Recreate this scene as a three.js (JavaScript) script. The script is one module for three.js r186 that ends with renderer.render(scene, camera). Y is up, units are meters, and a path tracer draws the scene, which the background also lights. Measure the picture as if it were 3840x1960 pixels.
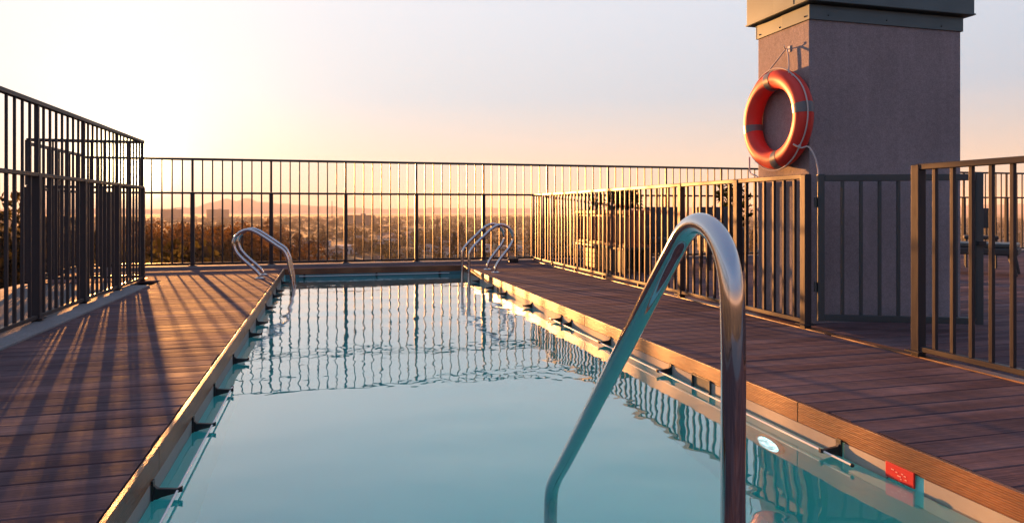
import * as THREE from 'three';
import { RoundedBoxGeometry } from 'three/addons/geometries/RoundedBoxGeometry.js';
import { mergeGeometries } from 'three/addons/utils/BufferGeometryUtils.js';

// ---------- camera, sky, sun, exposure ----------
const scene = new THREE.Scene();
const EXPOSURE = 5.2;
const YAW = Math.atan(698 / 2600);
const camera = new THREE.PerspectiveCamera(2 * Math.atan(980 / 2600) * 180 / Math.PI, 3840 / 1960, 0.05, 30000);
camera.position.set(0, 0.85, 0);
camera.rotation.set(0, -YAW, 0);
camera.setViewOffset(3840, 1960, 0, 195, 3840, 1960);   // shift lens: level camera, horizon above the middle
camera.updateProjectionMatrix();

const SUN = new THREE.Vector3(-0.278, 0.0635, -1.110).normalize();
{
  const W = 1024, H = 512, data = new Float32Array(W * H * 4);
  const stops = [[-90, .55, .47, .42], [0, .68, .53, .41], [4, .60, .54, .49], [9, .40, .53, .66], [16, .50, .62, .77], [23, .38, .53, .73], [31, .28, .43, .65], [48, .29, .42, .64], [90, .29, .40, .64]];
  for (let j = 0; j < H; j++) for (let i = 0; i < W; i++) {
    const el = ((j + 0.5) / H - 0.5) * Math.PI, az = ((i + 0.5) / W - 0.5) * 2 * Math.PI;
    const d = [Math.cos(el) * Math.cos(az), Math.sin(el), Math.cos(el) * Math.sin(az)];
    const psi = Math.acos(Math.min(1, d[0] * SUN.x + d[1] * SUN.y + d[2] * SUN.z)) * 180 / Math.PI;
    const e = el * 180 / Math.PI;
    let k = 1; while (k < stops.length - 1 && e > stops[k][0]) k++;
    let t = Math.min(1, Math.max(0, (e - stops[k - 1][0]) / (stops[k][0] - stops[k - 1][0])));
    const away = Math.max(0, Math.min(1, (psi - 60) / 100)), A = Math.exp(-psi / 45), B = Math.exp(-psi / 5), C = Math.exp(-((psi / 1.7) ** 2));
    const far = [1 - .44 * away, 1 - .34 * away, 1 - .16 * away], ga = [.60, .44, .27], gb = [1.5, 1.1, .75], gc = [26, 19, 9];
    const o = (j * W + i) * 4;
    for (let c = 0; c < 3; c++) {
      const b = stops[k - 1][c + 1] + (stops[k][c + 1] - stops[k - 1][c + 1]) * t;
      data[o + c] = (b * far[c] + ga[c] * A + gb[c] * B + gc[c] * C) / EXPOSURE;
    }
    data[o + 3] = 1;
  }
  const sky = new THREE.DataTexture(data, W, H, THREE.RGBAFormat, THREE.FloatType);
  sky.mapping = THREE.EquirectangularReflectionMapping; sky.magFilter = THREE.LinearFilter; sky.needsUpdate = true;
  scene.background = sky; scene.environment = sky;
}
const sun = new THREE.DirectionalLight(new THREE.Color().setRGB(1, .40, .11), 5);
sun.position.copy(SUN).multiplyScalar(40); sun.target.position.set(0, 0, 0);
sun.castShadow = true; sun.shadow.radius = 1.2; sun.shadow.mapSize.set(4096, 4096);
Object.assign(sun.shadow.camera, { left: -18, right: 18, top: 12, bottom: -6, near: 1, far: 90 });
scene.add(sun, sun.target);
scene.fog = new THREE.FogExp2(new THREE.Color().setRGB(1, .92, .84), 0.00017);

const renderer = new THREE.WebGLRenderer({ antialias: true });
renderer.toneMapping = THREE.LinearToneMapping; renderer.toneMappingExposure = EXPOSURE;
renderer.shadowMap.enabled = true; renderer.setSize(1024, 522);

// ---------- helpers ----------
function rng(seed) { let s = seed >>> 0; return () => { s = (s + 0x6D2B79F5) >>> 0; let t = s; t = Math.imul(t ^ (t >>> 15), t | 1); t ^= t + Math.imul(t ^ (t >>> 7), t | 61); return ((t ^ (t >>> 14)) >>> 0) / 4294967296; }; }
const rand = rng(7), R = (a, b) => a + (b - a) * rand();
function hash(x, y, s) { let h = Math.imul(x, 374761393) + Math.imul(y, 668265263) + Math.imul(s, 974634301); h = Math.imul(h ^ (h >>> 13), 1274126177); return ((h ^ (h >>> 16)) >>> 0) / 4294967296; }
function vnoise(x, y, px, py, s) {   // value noise that repeats after px, py cells
  const xi = Math.floor(x), yi = Math.floor(y), fx = x - xi, fy = y - yi, m = (a, b) => ((a % b) + b) % b;
  const u = fx * fx * (3 - 2 * fx), v = fy * fy * (3 - 2 * fy);
  const a = hash(m(xi, px), m(yi, py), s), b = hash(m(xi + 1, px), m(yi, py), s), c = hash(m(xi, px), m(yi + 1, py), s), d = hash(m(xi + 1, px), m(yi + 1, py), s);
  return (a + (b - a) * u) * (1 - v) + (c + (d - c) * u) * v;
}
function tex(w, h, fn, srgb, rx = 1, ry = 1) {
  const d = new Uint8Array(w * h * 4);
  for (let j = 0; j < h; j++) for (let i = 0; i < w; i++) {
    const v = fn(i / w, j / h), o = (j * w + i) * 4;
    for (let c = 0; c < 3; c++) d[o + c] = Math.max(0, Math.min(255, Math.round(255 * (Array.isArray(v) ? v[c] : v))));
    d[o + 3] = 255;
  }
  const t = new THREE.DataTexture(d, w, h); t.wrapS = t.wrapT = THREE.RepeatWrapping; t.magFilter = THREE.LinearFilter; t.repeat.set(rx, ry);
  if (srgb) t.colorSpace = THREE.SRGBColorSpace;
  t.needsUpdate = true; return t;
}
const lin = (r, g, b) => new THREE.Color().setRGB(r, g, b);
function M(r, g, b, rough, extra = {}) { return new THREE.MeshStandardMaterial({ color: lin(r, g, b), roughness: rough, ...extra }); }
const used = {};
function numbered(n) { const k = used[n] = (used[n] ?? -1) + 1; return k ? `${n}_${String(k).padStart(3, '0')}` : n; }
function shade(o) { o.traverse(c => { if (c.isMesh) c.castShadow = c.receiveShadow = true; }); return o; }
function part(name, geo, mat, parent, x = 0, y = 0, z = 0) {
  const m = new THREE.Mesh(geo, mat); m.name = name; m.position.set(x, y, z); m.castShadow = m.receiveShadow = true; parent.add(m); return m;
}
function thing(name, label, category, x = 0, y = 0, z = 0, group) {
  const g = new THREE.Group(); g.name = numbered(name); g.position.set(x, y, z); g.userData = { label, category };
  if (group) g.userData.group = group;
  scene.add(g); return g;
}
function structure(name, label) { const g = new THREE.Group(); g.name = numbered(name); g.userData = { kind: 'structure' }; if (label) g.userData.label = label; scene.add(g); return g; }
function copyOf(src, label, x, y, z, turn = 0, group) {
  const g = src.clone(); g.name = numbered(src.name.replace(/_\d{3}$/, '')); g.userData = { ...src.userData, label }; if (group) g.userData.group = group;
  g.position.set(x, y, z); g.rotation.y = turn; scene.add(g); return g;
}
const boxes = new Map();
function box(w, h, d, r = 0.003) { const k = [w, h, d, r].map(v => v.toFixed(4)).join(); if (!boxes.has(k)) boxes.set(k, r ? new RoundedBoxGeometry(w, h, d, 1, r) : new THREE.BoxGeometry(w, h, d)); return boxes.get(k); }
function tube(points, r, seg = 60, rad = 12, closed = false) { return new THREE.TubeGeometry(new THREE.CatmullRomCurve3(points.map(p => new THREE.Vector3(...p)), closed, 'centripetal'), seg, r, rad, closed); }
function uvMetres(g, sx = 1, sy = 1, ox = 0, oy = 0) {   // box-mapped uv in metres
  const p = g.attributes.position, n = g.attributes.normal, uv = new Float32Array(p.count * 2);
  for (let i = 0; i < p.count; i++) {
    const a = [Math.abs(n.getX(i)), Math.abs(n.getY(i)), Math.abs(n.getZ(i))], X = p.getX(i), Y = p.getY(i), Z = p.getZ(i);
    const [u, v] = a[0] >= a[1] && a[0] >= a[2] ? [Z, Y] : a[1] >= a[2] ? [X, Z] : [X, Y];
    uv[2 * i] = u * sx + ox; uv[2 * i + 1] = v * sy + oy;
  }
  g.setAttribute('uv', new THREE.BufferAttribute(uv, 2)); return g;
}

// ---------- materials ----------
// composite decking: fine ribs and streaks along the board (u runs along it, 1 unit = 1 m x 1 m)
const woodColor = tex(512, 512, (u, v) => {
  const s = .5 * vnoise(u * 6, v * 180, 6, 180, 1) + .3 * vnoise(u * 24, v * 340, 24, 340, 2) + .2 * vnoise(u * 90, v * 90, 90, 90, 3), b = vnoise(u * 5, v * 9, 5, 9, 4);
  const k = .80 + .30 * (s - .5) + .26 * (b - .5);
  return [k, k * (.985 + .03 * b), k];
}, true);
const woodBump = tex(512, 512, (u, v) => .55 * (0.5 + 0.5 * Math.cos(v * 2 * Math.PI * 128)) + .45 * vnoise(u * 40, v * 200, 40, 200, 5), false);
const woodRough = tex(256, 256, (u, v) => { const k = .93 + .2 * (vnoise(u * 5, v * 7, 5, 7, 6) - .5) + .2 * (vnoise(u * 20, v * 60, 20, 60, 7) - .5); return k; }, false);
const deckM = (r, g, b, rough, extra) => new THREE.MeshPhysicalMaterial({ color: lin(r, g, b), roughness: rough, specularIntensity: .14, ...extra });
const deckMats = [[.182, .120, .134], [.210, .132, .144], [.156, .108, .127], [.196, .117, .125]].map(c => deckM(...c, 1.0, { map: woodColor, bumpMap: woodBump, bumpScale: 0.0009, roughnessMap: woodRough }));
const fasciaMat = M(.25, .095, .035, .45, { map: woodColor, bumpMap: woodBump, bumpScale: 0.0012 });
const stuccoColor = tex(512, 512, (u, v) => { const k = .85 + .16 * (vnoise(u * 220, v * 220, 220, 220, 11) - .5) + .05 * (vnoise(u * 40, v * 40, 40, 40, 12) - .5) + .06 * (vnoise(u * 4, v * 4, 4, 4, 13) - .5) + .05 * (vnoise(u * 26, v * 2, 26, 2, 16) - .5); return [k, k, k]; }, true);
const stuccoBump = tex(512, 512, (u, v) => .6 * vnoise(u * 170, v * 170, 170, 170, 14) + .4 * vnoise(u * 70, v * 70, 70, 70, 15), false);
const stucco = M(.315, .275, .295, .95, { map: stuccoColor, bumpMap: stuccoBump, bumpScale: 0.0016 });
const paintRough = tex(128, 128, (u, v) => .75 + .5 * (vnoise(u * 16, v * 16, 16, 16, 21) - .5), false);
const fencePaint = new THREE.MeshPhysicalMaterial({ color: lin(.036, .032, .035), roughness: .6, specularIntensity: .3, roughnessMap: paintRough });
const gatePaint = M(.030, .045, .052, .6, { roughnessMap: paintRough });
const galvColor = tex(256, 256, (u, v) => { const k = .85 + .07 * (vnoise(u * 3, v * 3, 3, 3, 31) - .5) + .02 * (vnoise(u * 60, v * 60, 60, 60, 32) - .5); return [k, k, k]; }, true);
const galv = M(.55, .53, .52, .38, { map: galvColor, metalness: .75, roughnessMap: paintRough });
const stripMetal = M(.44, .41, .38, .75, { map: galvColor });
const chrome = M(.54, .53, .54, .07, { metalness: 1 });
const zinc = M(.115, .152, .163, .46, { map: galvColor, metalness: .9 });
const black = M(.014, .014, .016, .5);
const concrete = M(.24, .235, .25, .85, { map: stuccoColor, bumpMap: stuccoBump, bumpScale: .002 });
const paving = M(.13, .12, .125, .9, { map: stuccoColor, bumpMap: stuccoBump, bumpScale: .002 });
const liner = M(.24, .80, .82, .6);
const rattan = M(.030, .032, .036, .7), cushionMat = M(.045, .05, .055, .9);
const terracotta = M(.42, .13, .05, .6, { map: stuccoColor }), paleWood = M(.55, .36, .13, .6, { map: woodColor });
const leafDark = new THREE.MeshPhysicalMaterial({ color: lin(.05, .075, .03), roughness: .8, side: THREE.DoubleSide, transmission: .35, thickness: 0 });
const rope = M(.42, .38, .38, .9), buoyOrange = M(.54, .022, .014, .8, { roughnessMap: paintRough }), tape = M(.10, .10, .11, .35);

// ---------- ground, hills ----------
const GY = -24;
{
  const col = tex(512, 512, (u, v) => { const a = vnoise(u * 14, v * 14, 14, 14, 41), b = vnoise(u * 70, v * 70, 70, 70, 42), c = vnoise(u * 200, v * 200, 200, 200, 43); const k = .55 + .5 * (a - .5) + .5 * (b - .5) + .3 * (c - .5); return [k, k * (.82 + .16 * a), k * .66]; }, true, 1, 1);
  const g = new THREE.PlaneGeometry(7600, 7600, 8, 8); g.rotateX(-Math.PI / 2);
  const uv = g.attributes.uv; for (let i = 0; i < uv.count; i++) uv.setXY(i, uv.getX(i) * 19, uv.getY(i) * 19);
  const m = new THREE.Mesh(g, M(.30, .245, .20, 1, { map: col })); m.name = 'ground'; m.userData.kind = 'structure'; m.position.set(0, GY, 0); m.receiveShadow = true; scene.add(m);
  // far ridge: solid mountains with a front and a back slope; az in degrees from straight ahead, height above the eye in radians
  const prof = [[-40, .001], [-22, .001], [-12, .001], [-9.6, .003], [-8.4, .010], [-7.4, .0150], [-6.7, .0118], [-5.9, .0160], [-4.9, .0098], [-3.6, .0080], [-2.5, .0074], [-1.2, .0046], [.3, .0050], [1.4, .0024], [5, .0012], [9, .0022], [14, .0016], [20, .002], [30, .0026], [42, .004], [50, .006], [60, .002], [70, .001]];
  const ang = [], N = 360, pos = [], idx = [], D = 5500;
  const hOf = a => { let k = 1; while (k < prof.length - 1 && a > prof[k][0]) k++; const t = (a - prof[k - 1][0]) / (prof[k][0] - prof[k - 1][0]), s = t * t * (3 - 2 * t); return prof[k - 1][1] + (prof[k][1] - prof[k - 1][1]) * s + .0016 * (vnoise(a * 1.7 + 200, 0, 9999, 9, 51) - .5) + .0009 * (vnoise(a * 6 + 700, 0, 9999, 9, 52) - .5); };
  for (let i = 0; i <= N; i++) {
    const a = -40 + 110 * i / N, r = a * Math.PI / 180, h = hOf(a);
    for (let k = 0; k < 7; k++) {
      const f = k / 6, dd = D - 380 + 760 * f, up = Math.max(0, 1 - Math.abs(f - .5) * 2), y = GY + (h * D + .85 - GY) * Math.pow(up, .8) * (1 + (k !== 3 ? .12 * (vnoise(a * 3 + 50, k, 9999, 99, 53) - .5) : 0)) - (up === 0 ? 3 : 0);
      pos.push(Math.sin(r) * dd, y, -Math.cos(r) * dd);
      if (i < N && k < 6) { const o = i * 7 + k; idx.push(o, o + 1, o + 7, o + 1, o + 8, o + 7); }
    }
  }
  const hg = new THREE.BufferGeometry(); hg.setAttribute('position', new THREE.Float32BufferAttribute(pos, 3)); hg.setIndex(idx); hg.computeVertexNormals();
  const hm = new THREE.Mesh(hg, M(.17, .13, .12, 1, { side: THREE.DoubleSide })); hm.name = 'hills'; hm.userData.kind = 'structure'; scene.add(hm);
}

// ---------- roof slab, pool shell, decks ----------
const XL = -0.577, XR = 2.007, ZF = -10.4, ZN = -1.45, WATER = -0.14, FLOOR = -1.45;
{
  const s = structure('roof_slab'), Y0 = -2.2, Y1 = -0.06;
  const blk = (x0, x1, z0, z1, y1 = Y1) => part('slab_block', uvMetres(new THREE.BoxGeometry(x1 - x0, y1 - Y0, z1 - z0)), concrete, s, (x0 + x1) / 2, (y1 + Y0) / 2, (z0 + z1) / 2);
  blk(-3.6, XL - .16, -11.3, 4); blk(XR + .16, 15, -11.3, 4); blk(XL - .16, XR + .16, -11.3, ZF - .16); blk(XL - .16, XR + .16, ZN + .16, 4);
  part('slab_block', new THREE.BoxGeometry(XR - XL + .32, .5, ZF * -1 + ZN + .32), concrete, s, (XL + XR) / 2, FLOOR - .45, (ZF + ZN) / 2);
}
const pool = structure('pool');
{
  const L = ZN - ZF, W = XR - XL, cx = (XL + XR) / 2, cz = (ZF + ZN) / 2, hW = -.025 - FLOOR + .2, yW = (-.025 + FLOOR - .2) / 2;
  part('pool_floor', new THREE.BoxGeometry(W + .3, .2, L + .3), liner, pool, cx, FLOOR - .1 - .002, cz);
  for (const [x, z, w, d] of [[XL - .085, cz, .15, L + .3], [XR + .085, cz, .15, L + .3], [cx, ZF - .085, W + .016, .15], [cx, ZN + .085, W + .016, .15]]) part('pool_wall', new THREE.BoxGeometry(w, hW, d), liner, pool, x, yW, z);
  // timber fascia boards above the water line, in lengths that butt with a thin joint
  const fas = (side, z0, z1) => { const g = uvMetres(new RoundedBoxGeometry(.02, .088, z1 - z0 - .003, 1, .003), 1, 1, R(0, 9), R(0, 9)); part('fascia_board', g, fasciaMat, pool, side < 0 ? XL - .010 : XR + .010, -.042, (z0 + z1) / 2); };
  for (const [a, b] of [[-10.4, -7.9], [-7.9, -5.4], [-5.4, -2.72], [-2.72, -1.45]]) fas(-1, a, b);
  for (const [a, b] of [[-10.4, -7.75], [-7.75, -5.23], [-5.23, -2.62], [-2.62, -1.45]]) fas(1, a, b);
  part('fascia_board', uvMetres(new RoundedBoxGeometry(W - .002, .088, .02, 1, .003)), fasciaMat, pool, cx, -.042, ZF - .010);
  part('fascia_board', uvMetres(new RoundedBoxGeometry(W - .002, .088, .02, 1, .003)), fasciaMat, pool, cx, -.042, ZN + .010);
  const strip = (x, z0, z1) => part('metal_strip', uvMetres(new RoundedBoxGeometry(.007, .075, z1 - z0, 1, .0015)), stripMetal, pool, x, -.1245, (z0 + z1) / 2);
  for (const [a, b] of [[-10.38, -8.2], [-8.197, -5.95], [-5.947, -3.53], [-3.33, -2.385], [-2.34, -2.12], [-1.955, -1.46]]) strip(XR + .0045, a, b);
  for (const [a, b] of [[-10.38, -7.2], [-7.197, -4.1], [-4.097, -1.46]]) strip(XL - .0045, a, b);
  part('tile_band', new RoundedBoxGeometry(W - .03, .075, .007, 1, .0015), M(.06, .17, .20, .6), pool, cx, -.1245, ZF - .0045);
}
{ // water: a solid body whose top carries long swells and small ripples; its sides run inside the pool walls
  const x0 = XL - .03, x1 = XR + .03, z0 = ZF - .03, z1 = ZN + .03, nx = 190, nz = 640, waves = [], wr = rng(31);
  for (let k = 0; k < 46; k++) { const lam = .07 * Math.pow(22, Math.pow(wr(), 1.25)), th = wr() * Math.PI * 2, sl = (.0006 + .0008 * wr()) * Math.pow(Math.min(1, lam / .3), .35); waves.push([2 * Math.PI / lam * Math.cos(th), 2 * Math.PI / lam * Math.sin(th), wr() * 6.283, sl * lam / (2 * Math.PI), 0]); }
  for (let k = 0; k < 9; k++) { const lam = .28 + .5 * wr(), th = Math.PI / 2 + (wr() - .5) * .7; waves.push([2 * Math.PI / lam * Math.cos(th), 2 * Math.PI / lam * Math.sin(th), wr() * 6.283, .0024 * lam / (2 * Math.PI), 0]); }
  for (let k = 0; k < 34; k++) { const lam = .045 + .11 * wr(), th = wr() * Math.PI * 2; waves.push([2 * Math.PI / lam * Math.cos(th), 2 * Math.PI / lam * Math.sin(th), wr() * 6.283, (.0013 + .0014 * wr()) * lam / (2 * Math.PI), 1]); }
  const pos = [], nor = [], idx = [];
  for (let j = 0; j <= nz; j++) for (let i = 0; i <= nx; i++) {
    const x = x0 + (x1 - x0) * i / nx, z = z0 + (z1 - z0) * j / nz; let y = 0, dx = 0, dz = 0;
    const far = Math.min(1, Math.max(0, (-z - 2.6) / 2.6)); const patch = .45 + 1.1 * vnoise(x * .9 + 40, z * .6 + 40, 999, 999, 61);
    for (const [kx, kz, p, a0, short] of waves) { const a = short ? a0 * (.12 + .88 * far) : a0; const t = kx * x + kz * z + p, s = Math.sin(t) * a * patch, c = Math.cos(t) * a * patch; y += s; dx += c * kx; dz += c * kz; }
    pos.push(x, y, z); const l = Math.hypot(dx, 1, dz); nor.push(-dx / l, 1 / l, -dz / l);
    if (i < nx && j < nz) { const o = j * (nx + 1) + i; idx.push(o, o + nx + 1, o + 1, o + 1, o + nx + 1, o + nx + 2); }
  }
  const yb = FLOOR - .05 - WATER, quad = (a, b, c, d, n) => { const o = pos.length / 3; pos.push(...a, ...b, ...c, ...d); for (let k = 0; k < 4; k++) nor.push(...n); idx.push(o, o + 1, o + 2, o, o + 2, o + 3); };
  quad([x0, yb, z0], [x0, yb, z1], [x0, 0, z1], [x0, 0, z0], [-1, 0, 0]); quad([x1, yb, z1], [x1, yb, z0], [x1, 0, z0], [x1, 0, z1], [1, 0, 0]);
  quad([x1, yb, z0], [x0, yb, z0], [x0, 0, z0], [x1, 0, z0], [0, 0, -1]); quad([x0, yb, z1], [x1, yb, z1], [x1, 0, z1], [x0, 0, z1], [0, 0, 1]);
  quad([x0, yb, z1], [x0, yb, z0], [x1, yb, z0], [x1, yb, z1], [0, -1, 0]);
  const g = new THREE.BufferGeometry(); g.setAttribute('position', new THREE.Float32BufferAttribute(pos, 3)); g.setAttribute('normal', new THREE.Float32BufferAttribute(nor, 3)); g.setIndex(idx);
  const m = new THREE.Mesh(g, new THREE.MeshPhysicalMaterial({ color: 0xffffff, roughness: 0.0, transmission: 1, thickness: 1.3, clearcoat: 1, clearcoatRoughness: 0, ior: 1.4, attenuationColor: lin(.34, .92, .93), attenuationDistance: 2.6 }));
  m.name = 'water'; m.userData.kind = 'structure'; m.position.y = WATER; scene.add(m);
}
// deck boards: chamfered planks, one mesh each, laid across with open joints
const boardGeos = new Map();
function boardGeo(len, wid, alongZ, variant) {
  const k = [len.toFixed(2), wid, alongZ, variant].join();
  if (!boardGeos.has(k)) {
    const h = .025, c = .0035, w = wid / 2, sh = new THREE.Shape([[-w, -h], [w, -h], [w, -c], [w - c, 0], [-w + c, 0], [-w, -c]].map(p => new THREE.Vector2(...p)));
    const g = new THREE.ExtrudeGeometry(sh, { depth: len, bevelEnabled: false }); g.translate(0, 0, -len / 2);
    if (!alongZ) g.rotateY(Math.PI / 2);
    const p = g.attributes.position, uv = new Float32Array(p.count * 2);
    for (let i = 0; i < p.count; i++) { uv[2 * i] = (alongZ ? p.getZ(i) : p.getX(i)) * .5 + variant * .37; uv[2 * i + 1] = (alongZ ? p.getX(i) : p.getZ(i)) + p.getY(i) + variant * .173; }
    g.setAttribute('uv', new THREE.BufferAttribute(uv, 2)); boardGeos.set(k, g);
  }
  return boardGeos.get(k);
}
const PITCH = .1355;
function board(deck, x0, x1, z, wid = PITCH - .006) {
  const v = Math.floor(R(0, 6)), m = part('board', boardGeo(x1 - x0, wid, false, v), deckMats[Math.floor(R(0, 4))], deck, (x0 + x1) / 2, R(-.0012, .0008), z);
  m.rotation.x = R(-.004, .004); return m;
}
{
  const left = structure('deck'), right = structure('deck'), terrace = structure('terrace');
  for (let k = 0; k < 96; k++) {
    const z = -10.80 + k * PITCH; if (z > 1.2) break;
    const openEnd = z < -9.1;
    if (z < ZF - .05) { board(left, -3.25, -.62, z); board(left, -.615, 2.04, z); board(right, 2.045, 3.28, z); board(terrace, 3.36, 9.0, z); board(terrace, 9.005, 14.6, z); continue; }
    if (z > ZN + .1) { board(left, -1.90, .6, z); board(right, .605, 3.28, z); board(terrace, 3.36, 9.0, z); continue; }
    board(left, openEnd ? -3.25 : -1.90, XL - .026 + (rand() < .2 ? R(-.012, -.004) : R(-.002, .001)), z);
    board(right, XR + .024 + (rand() < .2 ? R(.004, .012) : R(-.001, .002)), 3.28, z);
    board(terrace, 3.36, 9.0, z); board(terrace, 9.005, 14.6, z);
  }
  part('threshold', uvMetres(box(.07, .03, 7.0, .003).clone()), fasciaMat, right, 3.32, -.008, -7.5);
  part('threshold', uvMetres(box(.07, .03, 5.3, .003).clone()), fasciaMat, right, 3.32, -.008, -1.3);
  // grey flashing along the foot of the left railing, walkway behind it, low kerb under the far railing
  const kerb = structure('kerb');
  part('kerb_stone', uvMetres(new RoundedBoxGeometry(.215, .045, 4.3, 2, .006)), concrete, kerb, -2.0, -.008, -6.32);
  part('kerb_stone', uvMetres(new RoundedBoxGeometry(.215, .045, 5.2, 2, .006)), concrete, kerb, -2.003, -.010, -1.555);
  part('kerb_stone', uvMetres(new RoundedBoxGeometry(18.2, .075, .22, 2, .008)), concrete, kerb, 5.6, -.012, -11.0);
  const walk = structure('walkway');
  for (let k = 0; k < 9; k++) part('paving_slab', uvMetres(new RoundedBoxGeometry(1.12, .04, 1.19, 1, .004), 1, 1, k * .31, k * .7), paving, walk, -2.70, -.022 + R(-.001, .001), -8.42 + k * 1.196);
}

// ---------- railings ----------
const BAR = .021;
// a straight railing from a to b ([x, z] pairs): posts, rails and each upright bar a part
function railing(name, label, a, b, o) {
  const len = Math.hypot(b[0] - a[0], b[1] - a[1]), ang = Math.atan2(-(b[1] - a[1]), b[0] - a[0]);
  const g = thing(name, label, o.category || 'railing', a[0], 0, a[1], o.group); g.rotation.y = ang;
  const mat = o.mat || fencePaint, BAR = o.bar || .021, top = o.top, mid = o.mid;
  for (const p of o.posts) {
    part('post', box(.055, (mid || top) - .004, .055, .004), mat, g, p, ((mid || top) - .004) / 2 + .002, 0);
    if (mid) part('post', box(.030, top - mid - .034, .030, .003), mat, g, p, (top + mid) / 2, 0);
    part('base_plate', box(.10, .010, .10, .002), mat, g, p, .032, 0);
  }
  for (const p of o.feet || []) part('foot', box(.03, .05, .03, .003), mat, g, p, .022, 0);
  const seg = o.railEnds || [[0, len]];
  for (const [s, e] of seg) {
    const l = e - s, c = (s + e) / 2;
    part('top_rail', box(l, .034, .045, .004), mat, g, c, top - .015, 0);
    if (mid) part('middle_rail', box(l, .030, .045, .004), mat, g, c, mid, 0.0015);
    part('bottom_rail', box(l, .030, .040, .004), mat, g, c, o.low, 0.0015);
  }
  for (const x of o.bars) {
    if (mid) { part('bar', box(BAR, mid - o.low - .030, BAR, .002), mat, g, x, (mid + o.low) / 2, 0); part('bar', box(.017, top - mid - .047, .017, .002), mat, g, x, (top - .032 + mid + .015) / 2, 0); }
    else part('bar', box(BAR, top - .032 - o.low - .015, BAR, .002), mat, g, x, (top - .032 + o.low + .015) / 2, 0);
  }
  return g;
}
{
  const posts = [], bars = [];
  const p0 = -1.888 + 3.3;
  for (let k = -1; k <= 15; k++) { const p = p0 + 1.09 * k; posts.push(p); for (let i = 1; i < 8; i++) { const x = p + 1.09 * i / 8; if (x < 17.6) bars.push(x); } }
  bars.push(.08, .19); posts.push(0);
  railing('metal_railing', 'long tall barred railing across the far end of the pool with city behind', [-3.3, -11], [14.6, -11], { top: 1.6, mid: 1.09, low: .058, posts: posts.filter(p => p < 17.7), bars });
}
{
  const posts = [], bars = []; // a at far end z -9.04, running towards the viewer
  for (let k = 0; k <= 9; k++) { posts.push(.028 + 1.03 * k); for (let i = 1; i < 8; i++) bars.push(.028 + 1.03 * (k + i / 8)); }
  railing('metal_railing', 'tall barred railing at the left edge of the sunlit deck, grey strip at its foot', [-2.1, -9.07], [-2.1, 1.2], { top: 1.665, mid: 1.11, low: .045, bar: .0215, posts: posts.filter(p => p < 10.2), bars: bars.filter(p => p < 10.2) });
}
{
  const bars = []; for (let i = 1; i < 9; i++) bars.push(1.18 * i / 9);
  railing('metal_railing', 'short barred railing panel set crosswise behind the left railing', [-3.3, -9.07], [-2.13, -9.07], { top: 1.66, mid: 1.11, low: .06, bar: .026, posts: [0], bars });
}
{
  const bars = []; for (let i = 1; i < 15; i++) bars.push(1.9 * i / 15);
  railing('metal_railing', 'barred railing running back to the far railing behind the crosswise panel', [-3.3, -10.95], [-3.3, -9.11], { top: 1.62, mid: 1.09, low: .06, posts: [.95], bars: bars.filter(b => b < 1.82 && Math.abs(b - .95) > .05) });
}
{
  // right railing: a = far end; slim bars all along, full posts only near the gate
  const bars = [.03], posts = [4.94, 5.89, 6.735];
  for (let k = 1; k <= 37; k++) bars.push(.03 + 4.91 * k / 38);
  for (const [i, n] of [[0, 7], [1, 6]]) for (let k = 1; k <= n; k++) bars.push(posts[i] + (posts[i + 1] - posts[i]) * k / (n + 1));
  railing('metal_railing', 'low sunlit barred railing along the right deck from far corner to open gate', [3.31, -10.97], [3.31, -4.205], { top: 1.10, low: .055, posts, bars, feet: [.03, 1.0, 2.0, 3.0, 4.0] });
}
{
  const bars = [], posts = [0, 1.03, 2.06, 3.09];
  for (let i = 0; i < 3; i++) for (let k = 1; k < 9; k++) bars.push(posts[i] + 1.03 * k / 9);
  railing('metal_railing', 'low barred railing at the right edge starting from the near gate post', [3.31, -3.26], [3.31, -.14], { top: 1.11, low: .05, posts, bars });
}
{ // open gate leaf
  const w = 1.07, g = thing('gate', 'dark open barred gate swung out in front of the grey pillar', 'gate', 3.372, 0, -4.19); g.rotation.y = -.42;
  part('frame', box(.045, 1.04, .04), gatePaint, g, .022, .58, 0); part('frame', box(.045, 1.04, .04), gatePaint, g, w - .022, .58, 0);
  part('frame', box(w - .09, .045, .038), gatePaint, g, w / 2, 1.072, 0); part('frame', box(w - .09, .045, .038), gatePaint, g, w / 2, .085, 0);
  for (let k = 1; k < 8; k++) part('bar', box(BAR, .94, BAR, .002), gatePaint, g, .045 + (w - .09) * k / 8, .578, 0);
  for (const y of [.3, .9]) part('hinge', new THREE.CylinderGeometry(.011, .011, .07, 10), gatePaint, g, -.012, y, 0);
  part('latch', box(.05, .03, .03), black, g, w - .02, .62, .034);
}

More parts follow.
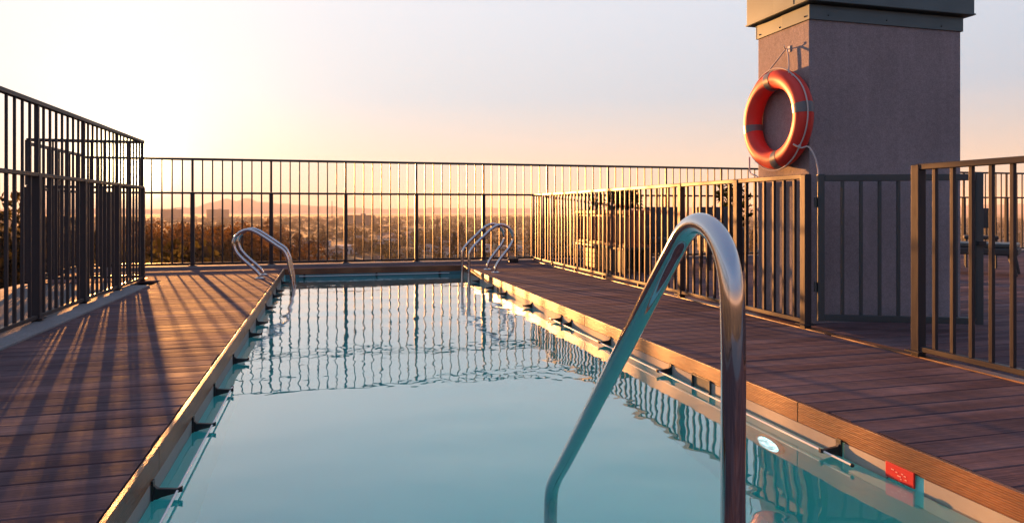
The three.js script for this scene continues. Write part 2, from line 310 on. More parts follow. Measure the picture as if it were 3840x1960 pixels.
// ---------- pillar, cap, lifebuoy ----------
{
  const x0 = 3.4715, x1 = 4.882, z0 = -5.035, z1 = -4.4, cx = (x0 + x1) / 2, cz = (z0 + z1) / 2;
  const g = thing('pillar', 'square grey rendered pillar with a sheet metal cap behind the open gate', 'pillar', cx, 0, cz);
  part('shaft', uvMetres(new RoundedBoxGeometry(x1 - x0, 2.40, z1 - z0, 2, .008)), stucco, g, 0, 1.17, 0);
  // flashing: two folded sheets per long side, butting at a lapped seam
  const fl = (w, h, d, x, z, r = 0) => { const m = part('flashing', uvMetres(new RoundedBoxGeometry(w, h, d, 1, .002), 3, 3), zinc, g, x, 2.318, z); m.rotation.y = r; return m; };
  const hw = (x1 - x0) / 2, hd = (z1 - z0) / 2;
  fl(.010, .112, .34, -hw - .006, -hd + .165); fl(.010, .112, .325, -hw - .009, hd - .145, .012);
  fl(hw * 2 + .026, .112, .010, 0, hd + .007); fl(hw * 2 + .026, .112, .010, 0, -hd - .007); fl(.010, .112, hd * 2, hw + .007, 0);
  const sc = new THREE.SphereGeometry(.006, 8, 6);
  for (const [x, y, z] of [[-hw - .013, 2.285, -.02], [-hw - .016, 2.29, .28], [-hw - .013, 2.29, -.28], [-.02, 2.30, hd + .013], [.5, 2.29, hd + .013], [-.55, 2.30, hd + .013]]) part('screw', sc, black, g, x, y, z);
  // cap: sheet metal box with overhang, drip edge and seams
  const cap = part('cap', uvMetres(new RoundedBoxGeometry(1.535, .34, .77, 1, .004), 2, 2), zinc, g, .0, 2.378 + .17, -.0);
  part('cap_seam', box(.30, .335, .004, .001), zinc, cap, -.42, 0, .3862); part('cap_seam', box(.004, .335, .24, .001), zinc, cap, -.7688, 0, .1); part('drip_edge', box(1.55, .012, .785, .002), zinc, cap, 0, -.160, 0);
  const roof = new THREE.ConeGeometry(.62, .16, 4, 1); roof.rotateY(Math.PI / 4); roof.scale(1.72, 1, .86); part('cap_top', roof, zinc, cap, 0, .25, 0);
}
{
  const b = thing('lifebuoy', 'orange red lifebuoy ring with grey bands hanging on the pillar side', 'lifebuoy', 3.392, 1.548, -4.678);
  const RR = .311, r = .0735;
  const ring = new THREE.TorusGeometry(RR, r, 36, 128); ring.rotateY(Math.PI / 2); part('ring', ring, buoyOrange, b);
  for (const a of [8, 98, 188, 278]) { const t = new THREE.TorusGeometry(RR, r + .0022, 28, 10, .21); t.rotateZ(a * Math.PI / 180 - .105); t.rotateY(-Math.PI / 2); part('band', t, tape, b); }
  const pt = (deg, rad, dx) => { const a = deg * Math.PI / 180; return [dx, Math.sin(a) * rad, Math.cos(a) * rad]; };   // 0 degrees towards the viewer, 90 up
  // grab line round the ring, slack between four ties
  const line = []; for (let d = 0; d < 360; d += 9) { const k = Math.abs(Math.sin((d - 53) * Math.PI / 90)); line.push(pt(d, RR + r - .002 + .014 * k, -.026)); }
  part('grab_line', tube(line, .0052, 220, 8, true), rope, b);
  for (const d of [53, 143, 233, 323]) part('tie', new THREE.IcosahedronGeometry(.011, 1), rope, b, ...pt(d, RR + r - .004, -.026));
  part('hanging_rope', tube([pt(127, RR + r, -.02), [.02, .44, -.07], [.05, .543, .044], [.05, .545, .05]], .0055, 40, 8), rope, b);
  part('hanging_rope', tube([pt(60, RR + r - .01, -.03), [.02, .46, .115], [.05, .545, .052], [.05, .545, .048]], .0055, 40, 8), rope, b);
  part('loose_end', tube([pt(323, RR + .05, -.07), pt(323, RR + .10, -.03), [-.0, -.24, .36], [.02, -.30, .40], [.03, -.38, .425], [.03, -.47, .44]], .006, 50, 8), rope, b);
  part('loose_end', tube([pt(222, RR + r + .02, -.04), [-.06, -.40, -.26], [-.07, -.42, -.20], [-.06, -.44, -.16], [-.05, -.60, -.155], [-.05, -.78, -.16]], .006, 50, 8), rope, b);
  part('knot', new THREE.IcosahedronGeometry(.016, 1), rope, b, -.05, -.70, -.158);
}
{
  const h = thing('wall_hook', 'small metal hook on the pillar side holding the lifebuoy rope', 'hook', 3.4715, 2.092, -4.63);
  part('plate', box(.006, .05, .03, .002), galv, h, -.003, 0, 0); part('hook', tube([[0, 0, 0], [-.03, 0, 0], [-.045, .008, 0], [-.045, .025, 0]], .004, 24, 8), galv, h);
}

// ---------- pool fittings ----------
{ // big foreground handrail
  const pts = [[-.95, -2.128], [-.3, -2.128], [-.12, -2.128], [-.055, -2.117], [-.005, -2.083], [.075, -2.0], [.3635, -1.7085], [.597, -1.473], [.70, -1.369], [.762, -1.306], [.806, -1.256], [.822, -1.207], [.812, -1.158], [.778, -1.119], [.725, -1.097], [.64, -1.089], [.4, -1.089], [.01, -1.089]];
  const g = thing('handrail', 'large shiny steel pool handrail rising from the water in the foreground', 'handrail', .70, 0, -1.089);
  part('rail', tube(pts.map(p => [0, p[0], p[1] + 1.089]), .0218, 220, 28), chrome, g);
  part('flange', new THREE.LatheGeometry([[.0, .016], [.024, .016], [.03, .012], [.05, .006], [.052, 0]].map(p => new THREE.Vector2(...p)), 32), chrome, g, 0, .001, 0);
}
function ladder(label, prof, x) {
  const g = thing('pool_ladder', label, 'pool ladder', x, 0, -9.35);
  for (const dz of [-.24, .24]) {
    part('rail', tube(prof.map(p => [p[0] - x, p[1], dz]), .0205, 140, 16), chrome, g);
    part('flange', new THREE.LatheGeometry([[0, .016], [.024, .016], [.03, .012], [.052, .006], [.054, 0]].map(p => new THREE.Vector2(...p)), 24), chrome, g, prof[prof.length - 1][0] - x, .001, dz);
  }
  for (const y of [-.36, -.62, -.88]) part('step', box(.08, .025, .46, .006), chrome, g, prof[0][0] - x, y, 0);
}
ladder('steel pool ladder with twin curved rails at the far left corner of the pool', [[-.402, -1], [-.402, -.4], [-.404, -.1], [-.445, .13], [-.468, .235], [-.515, .335], [-.60, .40], [-.735, .498], [-.85, .572], [-.93, .598], [-1.015, .572], [-1.078, .508], [-1.100, .435], [-1.078, .345], [-1.02, .265], [-.83, .078], [-.80, .035], [-.797, .004]], -.402);
ladder('steel pool ladder with twin curved rails at the far right of the pool', [[1.852, -1], [1.852, -.4], [1.852, .2], [1.862, .275], [1.905, .345], [2.07, .505], [2.19, .608], [2.285, .642], [2.38, .612], [2.447, .53], [2.462, .44], [2.425, .36], [2.26, .150], [2.222, .08], [2.212, .035], [2.212, .004]], 1.852);
{ // black brackets that carry a thin white pipe just above the water
  const mk = () => {
    const g = new THREE.Group(); g.name = 'pipe_bracket'; g.userData = { category: 'bracket' };
    part('plate', box(.008, .074, .028, .002), black, g, .004, -.113, 0);
    const sh = new THREE.Shape([[.006, -.092], [.018, -.106], [.082, -.113], [.096, -.107], [.096, -.121], [.08, -.124], [.03, -.134], [.006, -.146]].map(p => new THREE.Vector2(...p)));
    const a = new THREE.ExtrudeGeometry(sh, { depth: .012, bevelEnabled: true, bevelSize: .0015, bevelThickness: .0015, bevelSegments: 1 }); a.translate(0, 0, -.006);
    part('arm', a, black, g); return g;
  };
  const proto = mk(); let first = true;
  const put = (x, z, turn, label, group) => { const g = first ? proto : proto.clone(); first = false; g.name = numbered('pipe_bracket'); g.userData = { category: 'bracket', label, group }; g.position.set(x, 0, z); g.rotation.y = turn; scene.add(g); };
  const L = [-2.61, -3.36, -3.975, -4.76, -5.71, -6.28, -7.23, -8.18, -8.69, -9.68], Rz = [-2.36, -3.78, -4.70, -5.54, -5.79, -6.70, -7.72, -8.36, -9.18];
  const ord = ['nearest', 'second nearest', 'third nearest', 'fourth nearest', 'fifth nearest', 'sixth nearest', 'seventh nearest', 'third farthest', 'second farthest', 'farthest'];
  const ordR = ['nearest', 'second nearest', 'third nearest', 'fourth nearest', 'fifth nearest', 'fourth farthest', 'third farthest', 'second farthest', 'farthest'];
  L.forEach((z, i) => put(XL, z, 0, `black pipe bracket on the left pool wall, ${ord[i]} to the camera`.replace('farthest to', 'farthest from'), 'black brackets on the left pool wall'));
  Rz.forEach((z, i) => put(XR, z, Math.PI, `black pipe bracket on the sunlit right pool wall, ${ordR[i]} to the camera`.replace('farthest to', 'farthest from'), 'black brackets on the right pool wall'));
  [-.30, .72, 1.66].forEach((x, i) => put(x, ZF, -Math.PI / 2, ['black pipe bracket on the far pool wall beside the left ladder', 'black pipe bracket in the middle of the far pool wall', 'black pipe bracket on the far pool wall beside the right ladder'][i], 'black brackets on the far pool wall'));
  const white = M(.72, .70, .68, .3);
  const pipe = (label, p, q) => { const g = thing('pool_pipe', label, 'pipe', ...p); const v = new THREE.Vector3(q[0] - p[0], 0, q[2] - p[2]), len = v.length(); const c = new THREE.CylinderGeometry(.0044, .0044, len, 10); c.rotateX(Math.PI / 2); const m = part('tube', c, white, g, v.x / 2, 0, v.z / 2); m.rotation.y = Math.atan2(v.x, v.z); for (const t of [0, 1]) part('end_cap', new THREE.SphereGeometry(.008, 10, 8), black, g, v.x * t, 0, v.z * t); };
  pipe('thin white pipe on brackets along the left pool wall', [XL + .082, -.118, -4.05], [XL + .082, -.118, -1.9]);
  pipe('thin white pipe on brackets along the right pool wall', [XR - .082, -.118, -5.9], [XR - .082, -.118, -2.2]);
  pipe('thin white pipe on brackets along the far pool wall', [-.38, -.103, ZF + .082], [1.80, -.103, ZF + .082]);
}
function skimmer(label, z, w) {
  const g = thing('skimmer', label, 'skimmer', XR + .004, 0, z);
  for (const s of [-1, 1]) part('frame', box(.02, .11, .010, .002), M(.045, .06, .065, .5), g, -.004, -.128, s * (w / 2 - .005));
  part('frame', box(.02, .010, w - .02, .002), black, g, -.004, -.079, 0); part('flap', box(.006, .085, w - .024, .002), M(.03, .045, .05, .4), g, -.001, -.127, 0);
}
skimmer('dark square skimmer opening in the right pool wall beside the handrail', -3.43, .196);
skimmer('small dark skimmer opening in the far part of the right pool wall', -8.05, .17);
{
  const g = thing('depth_marker', 'bright red marker plate on the right pool wall at the water line', 'marker', XR - .002, -.107, -2.055);
  part('plate', box(.008, .056, .128, .002), M(.55, .012, .012, .4), g);
  const pale = M(.75, .35, .30, .5); for (const [z, y, l] of [[-.03, .008, .012], [-.012, .004, .008], [.0, -.006, .016], [.014, .006, .008], [.026, .002, .009], [.03, -.010, .008], [.008, -.014, .006]]) part('print', box(.001, .0035, l, 0), pale, g, -.0046, y, z);
}
{ // underwater lamp, lit
  const g = thing('pool_lamp', 'glowing round underwater lamp on the right pool wall', 'lamp', XR + .008, -.50, -2.82);
  const rim = new THREE.TorusGeometry(.085, .014, 12, 40); rim.rotateY(Math.PI / 2); part('rim', rim, M(.55, .56, .58, .4), g, -.006, 0, 0);
  const glint = tex(64, 64, (u, v) => { const k = Math.pow(vnoise(u * 14, v * 14, 14, 14, 91), 1.5); return [.25 + .75 * k, .45 + .55 * k, .5 + .5 * k]; }, true);
  const lens = new THREE.SphereGeometry(.062, 28, 18); lens.scale(.62, 1, 1); part('lens', lens, new THREE.MeshStandardMaterial({ color: lin(.5, .6, .6), roughness: .4, emissive: lin(.8, 1, 1), emissiveMap: glint, emissiveIntensity: .6 }), g, -.012, 0, 0);
  const l = new THREE.PointLight(lin(.7, 1, 1), .012, 0, 2); l.position.set(XR - .004, -.50, -2.82); l.castShadow = true; scene.add(l);
}

{
  const g = thing('floor_box', 'small dark box on the deck at the foot of the far railing', 'box', 2.9, 0, -10.72);
  part('body', box(.15, .055, .09, .008), black, g, 0, .0285, 0); part('lid', box(.16, .012, .10, .004), black, g, 0, .063, 0);
}

// ---------- terrace furniture behind the right railing ----------
function leafGeo(n, spread, size, seed, up = 1) {
  const r = rng(seed), pos = [], nor = [], v = new THREE.Vector3(), a = new THREE.Vector3(), b = new THREE.Vector3();
  for (let i = 0; i < n; i++) {
    const [x, y, z] = spread(r); v.set(r() - .5, r() - .5, r() - .5).normalize(); a.set(r() - .5, (r() - .5) * up, r() - .5).normalize(); b.crossVectors(v, a).normalize();
    const s = size * (.6 + .8 * r()), w = s * .42;
    pos.push(x - a.x * s, y - a.y * s, z - a.z * s, x + b.x * w, y + b.y * w, z + b.z * w, x + a.x * s, y + a.y * s, z + a.z * s, x - a.x * s, y - a.y * s, z - a.z * s, x + a.x * s, y + a.y * s, z + a.z * s, x - b.x * w, y - b.y * w, z - b.z * w);
    const n3 = new THREE.Vector3().crossVectors(a, b).normalize(); for (let k = 0; k < 6; k++) nor.push(n3.x, n3.y, n3.z);
  }
  const g = new THREE.BufferGeometry(); g.setAttribute('position', new THREE.Float32BufferAttribute(pos, 3)); g.setAttribute('normal', new THREE.Float32BufferAttribute(nor, 3)); return g;
}
function loungeChair(name, label, x, z, turn, w = .62) {
  const g = thing(name, label, 'armchair', x, 0, z); g.rotation.y = turn;
  const sway = (a, b, c, rx) => { const m = part(a, b, c[0], g, c[1], c[2], c[3]); m.rotation.x = rx; return m; };
  part('seat', box(w, .12, .6, .02), rattan, g, 0, .30, 0); part('cushion', box(w - .14, .09, .52, .03), cushionMat, g, 0, .405, .02);
  sway('backrest', box(w, .62, .09, .02), [rattan, 0, .58, -.31], -.22);
  for (const s of [-1, 1]) { part('armrest', box(.07, .30, .58, .02), rattan, g, s * (w / 2 - .035), .45, .02); for (const q of [-1, 1]) part('leg', new THREE.CylinderGeometry(.026, .018, .25, 10), rattan, g, s * (w / 2 - .05), .122, q * .25); }
  return g;
}
loungeChair('lounge_chair', 'dark wicker chair left of the two chairs behind the right railing', 4.66, -9.05, -.5, .52);
loungeChair('lounge_chair', 'dark wicker chair with leafy plant behind it, behind the right railing', 5.47, -8.8, -.3, .55);
loungeChair('lounge_chair', 'dark wicker chair half hidden between railing and pillar', 6.6, -8.9, -.9, .62);
{
  const g = thing('sun_lounger', 'low dark lounger seen through the bars at the far right', 'lounger', 8.35, 0, -7.3); g.rotation.y = -.95;
  part('seat', box(.85, .09, .62, .02), rattan, g, .05, .31, 0); part('cushion', box(.82, .06, .58, .02), gatePaint, g, .05, .385, 0);
  const bk = part('backrest', box(.08, .62, .62, .02), rattan, g, -.46, .60, 0); bk.rotation.z = .32;
  for (const [x, z] of [[-.36, .24], [-.36, -.24], [.42, .24], [.42, -.24]]) { const l = part('leg', new THREE.CylinderGeometry(.035, .022, .27, 10), rattan, g, x, .133, z); l.rotation.z = x > 0 ? .22 : -.1; }
  const c = thing('side_chair', 'small dark chair back showing beyond the lounger at the far right', 'chair', 9.35, 0, -8.1); c.rotation.y = -.8;
  part('seat', box(.42, .05, .42, .015), rattan, c, 0, .44, 0); part('backrest', box(.24, .30, .035, .015), rattan, c, 0, .72, -.2);
  for (const s of [-1, 1]) for (const q of [-1, 1]) part('leg', new THREE.CylinderGeometry(.015, .012, .43, 8), rattan, c, s * .18, .215, q * .18);
  for (const s of [-1, 1]) part('back_post', box(.022, .2, .022), rattan, c, s * .09, .54, -.2);
}
{ // a long planter standing on a low dark bench, its long side to the pool
  const t = thing('low_bench', 'low dark bench under the terracotta planter behind the right railing', 'bench', 3.92, 0, -9.22);
  part('benchtop', box(.40, .035, 1.86, .008), black, t, 0, .332, 0); part('side_panel', box(.03, .30, .80, .006), black, t, -.16, .163, .46); part('side_panel', box(.03, .30, .80, .006), black, t, .16, .163, .46);
  for (const s of [-1, 1]) for (const q of [-1, 1]) part('leg', box(.05, .313, .05, .006), black, t, s * .165, .157, q * .89);
  const p = thing('planter', 'long ribbed terracotta planter lit orange by the sun, with a dark plant', 'planter', 3.92, .350, -9.22);
  part('trough', box(.30, .44, 1.78, .03), terracotta, p, 0, .222, 0); part('rim', box(.36, .06, 1.84, .015), terracotta, p, 0, .462, 0); part('foot', box(.34, .035, 1.82, .01), terracotta, p, 0, .019, 0);
  for (let k = 0; k < 15; k++) { const c = part('rib', new THREE.CapsuleGeometry(.046, .27, 4, 12), terracotta, p, -.146, .225, -.80 + k * .1143); c.scale.set(.62, 1, 1); }
  for (let k = 0; k < 3; k++) part('rib', new THREE.CapsuleGeometry(.04, .27, 4, 12), terracotta, p, -.10 + k * .10, .225, .885);
  part('soil', box(.27, .02, 1.72, 0), M(.03, .02, .015, 1), p, 0, .485, 0);
  part('foliage', leafGeo(420, r => { const h = Math.pow(r(), .8) * .24; return [(r() - .5) * .3, .50 + h, .52 + (r() - .5) * (.62 - h * .6)]; }, .05, 5), leafDark, p);
  part('foliage', leafGeo(90, r => { const h = Math.pow(r(), .8) * .22; return [(r() - .5) * .2, .50 + h, -.45 + (r() - .5) * .5]; }, .04, 6), leafDark, p);
  for (let k = 0; k < 5; k++) part('stem', tube([[0, .48, .4 + k * .06], [(k - 2) * .02, .62, .42 + k * .06], [(k - 2) * .04, .72, .4 + k * .08]], .006, 12, 6), leafDark, p);
  const b = thing('wooden_crate', 'pale wooden crate lit yellow, tucked under the end of the planter bench', 'crate', 3.835, 0, -9.44);
  for (const y of [.045, .115, .185, .255]) { for (const s of [-1, 1]) { part('slat', box(.014, .064, .46, .002), paleWood, b, s * .10, y, 0); part('slat', box(.186, .064, .014, .002), paleWood, b, 0, y, s * .222); } }
  part('bottom', box(.18, .012, .42, .002), paleWood, b, 0, .02, 0);
  const q = thing('potted_plant', 'tall leafy plant in a pot behind the second wicker chair', 'plant', 6.35, 0, -9.9);
  part('pot', new THREE.LatheGeometry([[0, 0], [.14, 0], [.19, .3], [.2, .34], [.18, .34], [.16, .3]].map(v => new THREE.Vector2(...v)), 28), M(.06, .055, .05, .7), q);
  part('foliage', leafGeo(420, r => { const h = r(), w = .10 + .16 * Math.sin(h * 2.8); return [(r() - .5) * 2 * w, .45 + h * .80, (r() - .5) * 2 * w]; }, .06, 8), leafDark, q);
  for (let k = 0; k < 3; k++) part('stem', tube([[(k - 1) * .03, .3, 0], [(k - 1) * .06, .8, .02], [(k - 1) * .09, 1.2, 0]], .01, 14, 6), leafDark, q);
}

// ---------- the plain beyond: trees, houses, blocks ----------
const polar = (deg, d) => [Math.sin(deg * Math.PI / 180) * d, -Math.cos(deg * Math.PI / 180) * d];
const bark = M(.06, .045, .035, .95);
const leafMats = [[.055, .06, .028], [.075, .07, .03], [.045, .055, .03], [.09, .07, .035]].map(c => new THREE.MeshPhysicalMaterial({ color: lin(...c), roughness: .9, side: THREE.DoubleSide, transmission: .3, thickness: 0 }));
// crowns are unit-sized (height 1 above the ground); kinds: 0-2 broad, 3 conifer, 4 cypress, 5 palm
function crownGeo(kind, n, size, seed) {
  const r0 = rng(seed + 100), blobs = [];
  if (kind < 3) for (let i = 0; i < 11; i++) { const a = r0() * 6.283, q = Math.sqrt(r0()) * .28; blobs.push([Math.cos(a) * q, .42 + .42 * r0() - q * .35, Math.sin(a) * q, .10 + .10 * r0()]); }
  return leafGeo(n, r => {
    if (kind < 3) { const b = blobs[Math.floor(r() * blobs.length)], u = r() * 2 - 1, a = r() * 6.283, s = Math.sqrt(1 - u * u), q = b[3] * (.75 + .35 * r()); return [b[0] + s * Math.cos(a) * q, b[1] + u * q * .8, b[2] + s * Math.sin(a) * q]; }
    if (kind === 3) { const h = Math.pow(r(), 1.2), tier = .75 + .35 * Math.abs(Math.sin(h * 26)), w = .22 * (1 - h) * tier * (.5 + .5 * r()) + .008, a = r() * 6.283; return [Math.cos(a) * w, .12 + h * .88, Math.sin(a) * w]; }
    if (kind === 4) { const h = r(), w = .085 * Math.pow(Math.sin(Math.PI * Math.min(1, .12 + h * .88)), .6) * (.7 + .3 * r()), a = r() * 6.283; return [Math.cos(a) * w, .05 + h * .95, Math.sin(a) * w]; }
    const f = Math.floor(r() * 14), t = r(), a = f * .449 + .3 * (r() - .5), L = .17 * t; return [Math.cos(a) * L, .93 + .07 * t - .07 * t * t * (.6 + (f % 3) * .35), Math.sin(a) * L];
  }, size, seed);
}
function trunkGeo(kind) {
  const g = [new THREE.CylinderGeometry(kind === 5 ? .010 : .007, kind === 5 ? .016 : .022, kind === 5 ? .93 : .6, 8)]; g[0].translate(0, kind === 5 ? .465 : .3, 0);
  if (kind < 3) for (let k = 0; k < 5; k++) { const c = new THREE.CylinderGeometry(.004, .010, .32, 6); c.translate(0, .16, 0); c.rotateZ(.5 + .15 * k); c.rotateY(k * 1.3); c.translate(0, .28 + .03 * k, 0); g.push(c); }
  return mergeGeometries(g);
}
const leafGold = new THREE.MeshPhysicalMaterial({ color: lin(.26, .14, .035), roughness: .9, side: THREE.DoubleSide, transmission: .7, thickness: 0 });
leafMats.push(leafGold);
const treeProtos = {};
function tree(kind, fine, mat, label, cat, group, x, z, h, wide = 1) {
  const k = [kind, fine, mat].join();
  if (!treeProtos[k]) treeProtos[k] = [crownGeo(kind, kind === 5 ? 420 : fine ? (mat === 4 ? 3000 : 5200) : 700, kind === 5 ? .028 : fine ? .017 : .035, kind * 7 + fine * 3 + mat), trunkGeo(kind)];
  const name = kind === 5 ? 'palm_tree' : kind === 4 ? 'cypress_tree' : kind === 3 ? 'conifer_tree' : 'tree';
  const g = thing(name, label, cat, x, GY, z, group); g.scale.set(h * wide, h, h * wide); g.rotation.y = R(0, 6.28);
  part('trunk', treeProtos[k][1], bark, g); part('crown', treeProtos[k][0], leafMats[mat], g); return g;
}
const TG = 'trees in the plain beyond the far railing';
{
  // big trees close below the roof on the left, by bearing, distance and height
  const near = [[-21.5, 70, 25.5, 0], [-18, 74, 24.5, 1], [-15.6, 66, 23.6, 2], [-13.6, 78, 24.8, 0], [-12.4, 60, 22.4, 1], [-11.2, 84, 23.6, 2], [-10.2, 72, 22.9, 1], [-9.3, 96, 23.4, 0], [-8.0, 88, 21.8, 2], [-7.0, 104, 21.4, 1], [-5.9, 96, 19.4, 0], [-4.6, 120, 19.8, 2], [-3.2, 106, 16.6, 1]];
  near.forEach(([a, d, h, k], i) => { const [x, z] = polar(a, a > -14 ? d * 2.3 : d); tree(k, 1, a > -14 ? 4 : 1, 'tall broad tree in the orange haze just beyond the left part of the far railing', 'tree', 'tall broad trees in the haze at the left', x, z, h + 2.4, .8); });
  for (let i = 0; i < 16; i++) { const [x, z] = polar(-23 + i * .72 + R(-.2, .2), R(44, 58)); tree(i % 3, 1, 1, 'dark dense tree below the roof seen between the bars of the left railing', 'tree', 'dark trees behind the left railing', x, z, R(22.6, 25), .85); }
  for (const [a, d, h] of [[5.2, 118, 13.4], [6.6, 126, 11.6], [13.8, 112, 9.5], [17.2, 98, 8.2], [1.2, 96, 10.5], [3.0, 82, 7.2], [21, 118, 9.8], [26, 122, 10.6], [30, 108, 11.6], [-1.2, 90, 8.6], [9.5, 104, 6.5]]) { const [x, z] = polar(a, d); tree(Math.floor(R(0, 3)), 1, 0, 'dark green round tree near the foot of the far railing', 'tree', 'dark green trees nearest the railing', x, z, h, 1.15); }
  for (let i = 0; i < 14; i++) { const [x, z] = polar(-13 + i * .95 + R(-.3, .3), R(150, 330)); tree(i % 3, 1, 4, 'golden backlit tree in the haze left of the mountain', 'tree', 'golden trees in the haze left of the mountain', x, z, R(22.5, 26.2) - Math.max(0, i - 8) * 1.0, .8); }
  for (let i = 0; i < 150; i++) {
    const a = R(-24, 56), d = 150 + 520 * Math.pow(rand(), 1.1), kind = rand() < .66 ? Math.floor(R(0, 3)) : rand() < .6 ? 3 : 4, [x, z] = polar(a, d);
    tree(kind, 0, Math.floor(R(0, 4)), ['rounded broad tree among the houses of the plain', 'spreading broad tree among the houses of the plain', 'uneven broad tree among the houses of the plain', 'pointed conifer among the houses of the plain', 'slender cypress among the houses of the plain'][kind], 'tree', kind < 3 ? TG : kind === 3 ? 'conifers in the plain' : 'cypresses in the plain', x, z, kind > 2 ? R(9, 17) : R(6, 13), R(.85, 1.3));
  }
}
{ // far wood, reads as one mass
  const proto = crownGeo(1, 130, .07, 77), N = 5200, im = new THREE.InstancedMesh(proto, leafMats[0], N), m = new THREE.Matrix4(), q = new THREE.Quaternion(), up = new THREE.Vector3(0, 1, 0), c = new THREE.Color();
  for (let i = 0; i < N; i++) { const a = R(-28, 60), d = 240 + 1900 * Math.pow(rand(), .75), [x, z] = polar(a, d), h = R(5, 10.5) * (1 + .25 * vnoise(x * .01 + 90, z * .01 + 90, 9999, 9999, 71)); q.setFromAxisAngle(up, R(0, 6.28)); const w = h * R(1, 1.6); m.compose(new THREE.Vector3(x, GY - h * .2, z), q, new THREE.Vector3(w, h, w)); im.setMatrixAt(i, m); const k = R(.6, 1.4); im.setColorAt(i, c.setRGB(k, k * R(.85, 1.1), k * R(.7, 1))); }
  im.name = 'distant_wood'; im.userData = { kind: 'stuff', label: 'brown green mass of small trees filling the plain to the skyline', category: 'wood' }; im.castShadow = im.receiveShadow = true; scene.add(im);
}
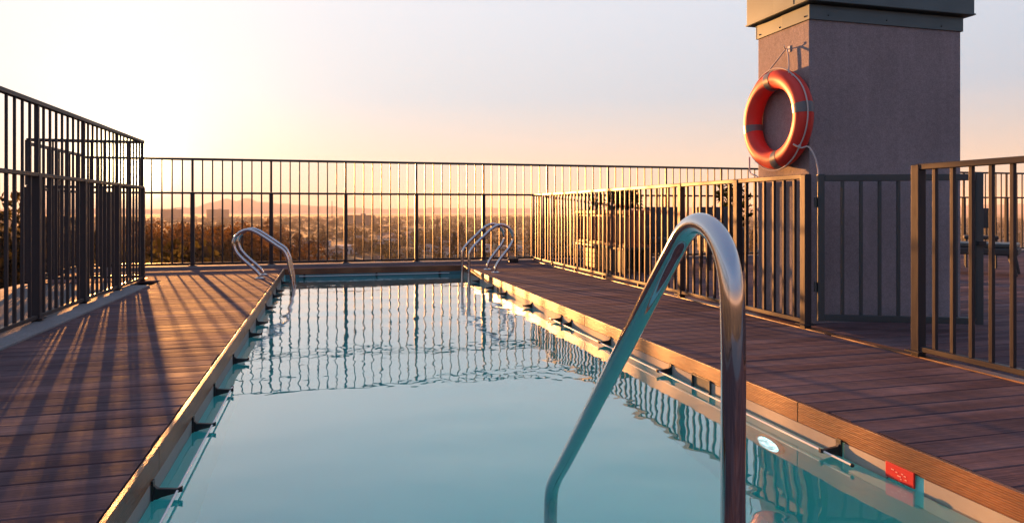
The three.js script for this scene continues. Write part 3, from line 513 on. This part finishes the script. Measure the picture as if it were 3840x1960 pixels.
{ // houses
  const glass = M(.03, .035, .045, .12), wallC = [[.55, .50, .44], [.42, .33, .26], [.62, .60, .58], [.36, .28, .24]], roofC = [[.16, .085, .065], [.12, .10, .095], [.40, .38, .37], [.20, .12, .08]];
  const wm = wallC.map(c => M(...c, .9)), rm = roofC.map(c => M(...c, .8)), doorM = M(.10, .06, .04, .6);
  const gable = new THREE.ExtrudeGeometry(new THREE.Shape([[-4.6, 0], [4.6, 0], [0, 2.0]].map(p => new THREE.Vector2(...p))), { depth: 12.6, bevelEnabled: false }); gable.translate(0, 3.5, -6.3);
  const flat = new THREE.BoxGeometry(9.2, .35, 13); flat.translate(0, 3.85, 0);
  const walls = new THREE.BoxGeometry(8.4, 3.6, 12); walls.translate(0, 1.8, 0);
  const win = new THREE.BoxGeometry(.12, 1.2, 1.6), fwin = new THREE.BoxGeometry(1.6, 1.2, .12), fr = new THREE.BoxGeometry(.06, 1.4, 1.8), ffr = new THREE.BoxGeometry(1.8, 1.4, .06), door = new THREE.BoxGeometry(1, 2.1, .1), chim = new THREE.BoxGeometry(.7, 1.5, .7);
  const kinds = [['cream house with a red brown gable roof', 0, 0, 0], ['tan house with a dark grey gable roof', 1, 1, 0], ['white house with a pale flat roof', 2, 2, 1], ['brown house with an orange brown gable roof', 3, 3, 0]];
  const protos = kinds.map(([label, w, r, isFlat], i) => {
    const g = new THREE.Group(); g.name = 'house'; part('wall', walls, wm[w], g); const rf = part('roof', isFlat ? flat : gable, rm[r], g); if (!isFlat) part('chimney', chim, wm[3], rf, 1.8, 5.4, 2.5);
    for (const s of [-1, 1]) for (const z of [-3.6, 0, 3.6]) { const f = part('window', fr, wm[2], g, s * 4.21, 1.9, z); part('pane', win, glass, f, 0, 0, 0); }
    for (const s of [-1, 1]) for (const x of [-2.2, 2.2]) { const f = part('window', ffr, wm[2], g, x, 1.9, s * 6.01); part('pane', fwin, glass, f); }
    part('door', door, doorM, g, 0, 1.05, 6.02); return g;
  });
  const place = (i, x, z, turn, s) => { const g = protos[i].clone(); g.name = numbered('house'); g.userData = { label: kinds[i][0] + ' in the hazy plain beyond the railings', category: 'house', group: kinds[i][0].replace(' house', ' houses') + ' in the plain' }; g.position.set(x, GY - .02, z); g.rotation.y = turn; g.scale.setScalar(s); scene.add(shade(g)); };
  const spots = []; let tries = 0;
  while (spots.length < 120 && tries++ < 4000) { const a = R(-20, 54), d = 120 + 480 * Math.pow(rand(), .9), [x, z] = polar(a, d); if (a < -4 && d < 190) continue; if (spots.some(p => Math.hypot(p[0] - x, p[1] - z) < 17)) continue; spots.push([x, z]); place(Math.floor(R(0, 4)), x, z, .3 + (rand() < .5 ? 0 : Math.PI / 2) + R(-.08, .08), R(.85, 1.2)); }
  // larger blocks on the skyline
  const dull = M(.15, .10, .075, .85);
  const block = (label, a, d, w, h, dep, floors) => {
    const [x, z] = polar(a, d), g = thing('apartment_block', label, 'building', x, GY - .02, z); g.rotation.y = -a * Math.PI / 180 + .05;
    part('wall', new THREE.BoxGeometry(w, h, dep), dull, g, 0, h / 2, 0); part('roof', new THREE.BoxGeometry(w + .8, .7, dep + .8), rm[1], g, 0, h + .352, 0); part('stair_tower', new THREE.BoxGeometry(w * .18, 2.2, dep * .4), wm[3], g, w * .12, h + 1.8, 0);
    const pw = new THREE.BoxGeometry(1.7, 1.5, .14), n = Math.floor(w / 7); for (let f = 0; f < floors; f++) for (let k = 0; k < n; k++) part('window', pw, dull, g, -w / 2 + (k + .5) * w / n, 2 + f * (h - 1.5) / floors, dep / 2 + .03);
  };
  block('wide flat topped block in the glow left of the near ladder rails', -11.15, 1950, 50, 24.3, 10, 7);
  block('flat topped block below the mountain, with a roof box', -8.0, 1950, 54, 24.2, 12, 7);
  block('low long block on the skyline right of the mast', 2.6, 1100, 46, 15.5, 14, 5);
  const [mx, mz] = polar(.45, 520), mast = thing('radio_mast', 'thin lattice mast on the skyline between the ladders', 'mast', mx, GY, mz);
  for (let k = 0; k < 3; k++) { const a = k * 2.094; part('leg', tube([[Math.cos(a) * .9, 0, Math.sin(a) * .9], [Math.cos(a) * .2, 31, Math.sin(a) * .2]], .12, 4, 6), M(.2, .12, .1, .7), mast); }
  for (let k = 0; k < 10; k++) { const q = .9 - .07 * (k * 1), y = k * 3.1; part('brace', new THREE.TorusGeometry(q * .9, .06, 5, 3), M(.2, .12, .1, .7), mast, 0, y + .4, 0).rotation.x = Math.PI / 2; }
}
scene.traverse(o => { if (o.isMesh) { o.castShadow = true; o.receiveShadow = true; } });
renderer.render(scene, camera);
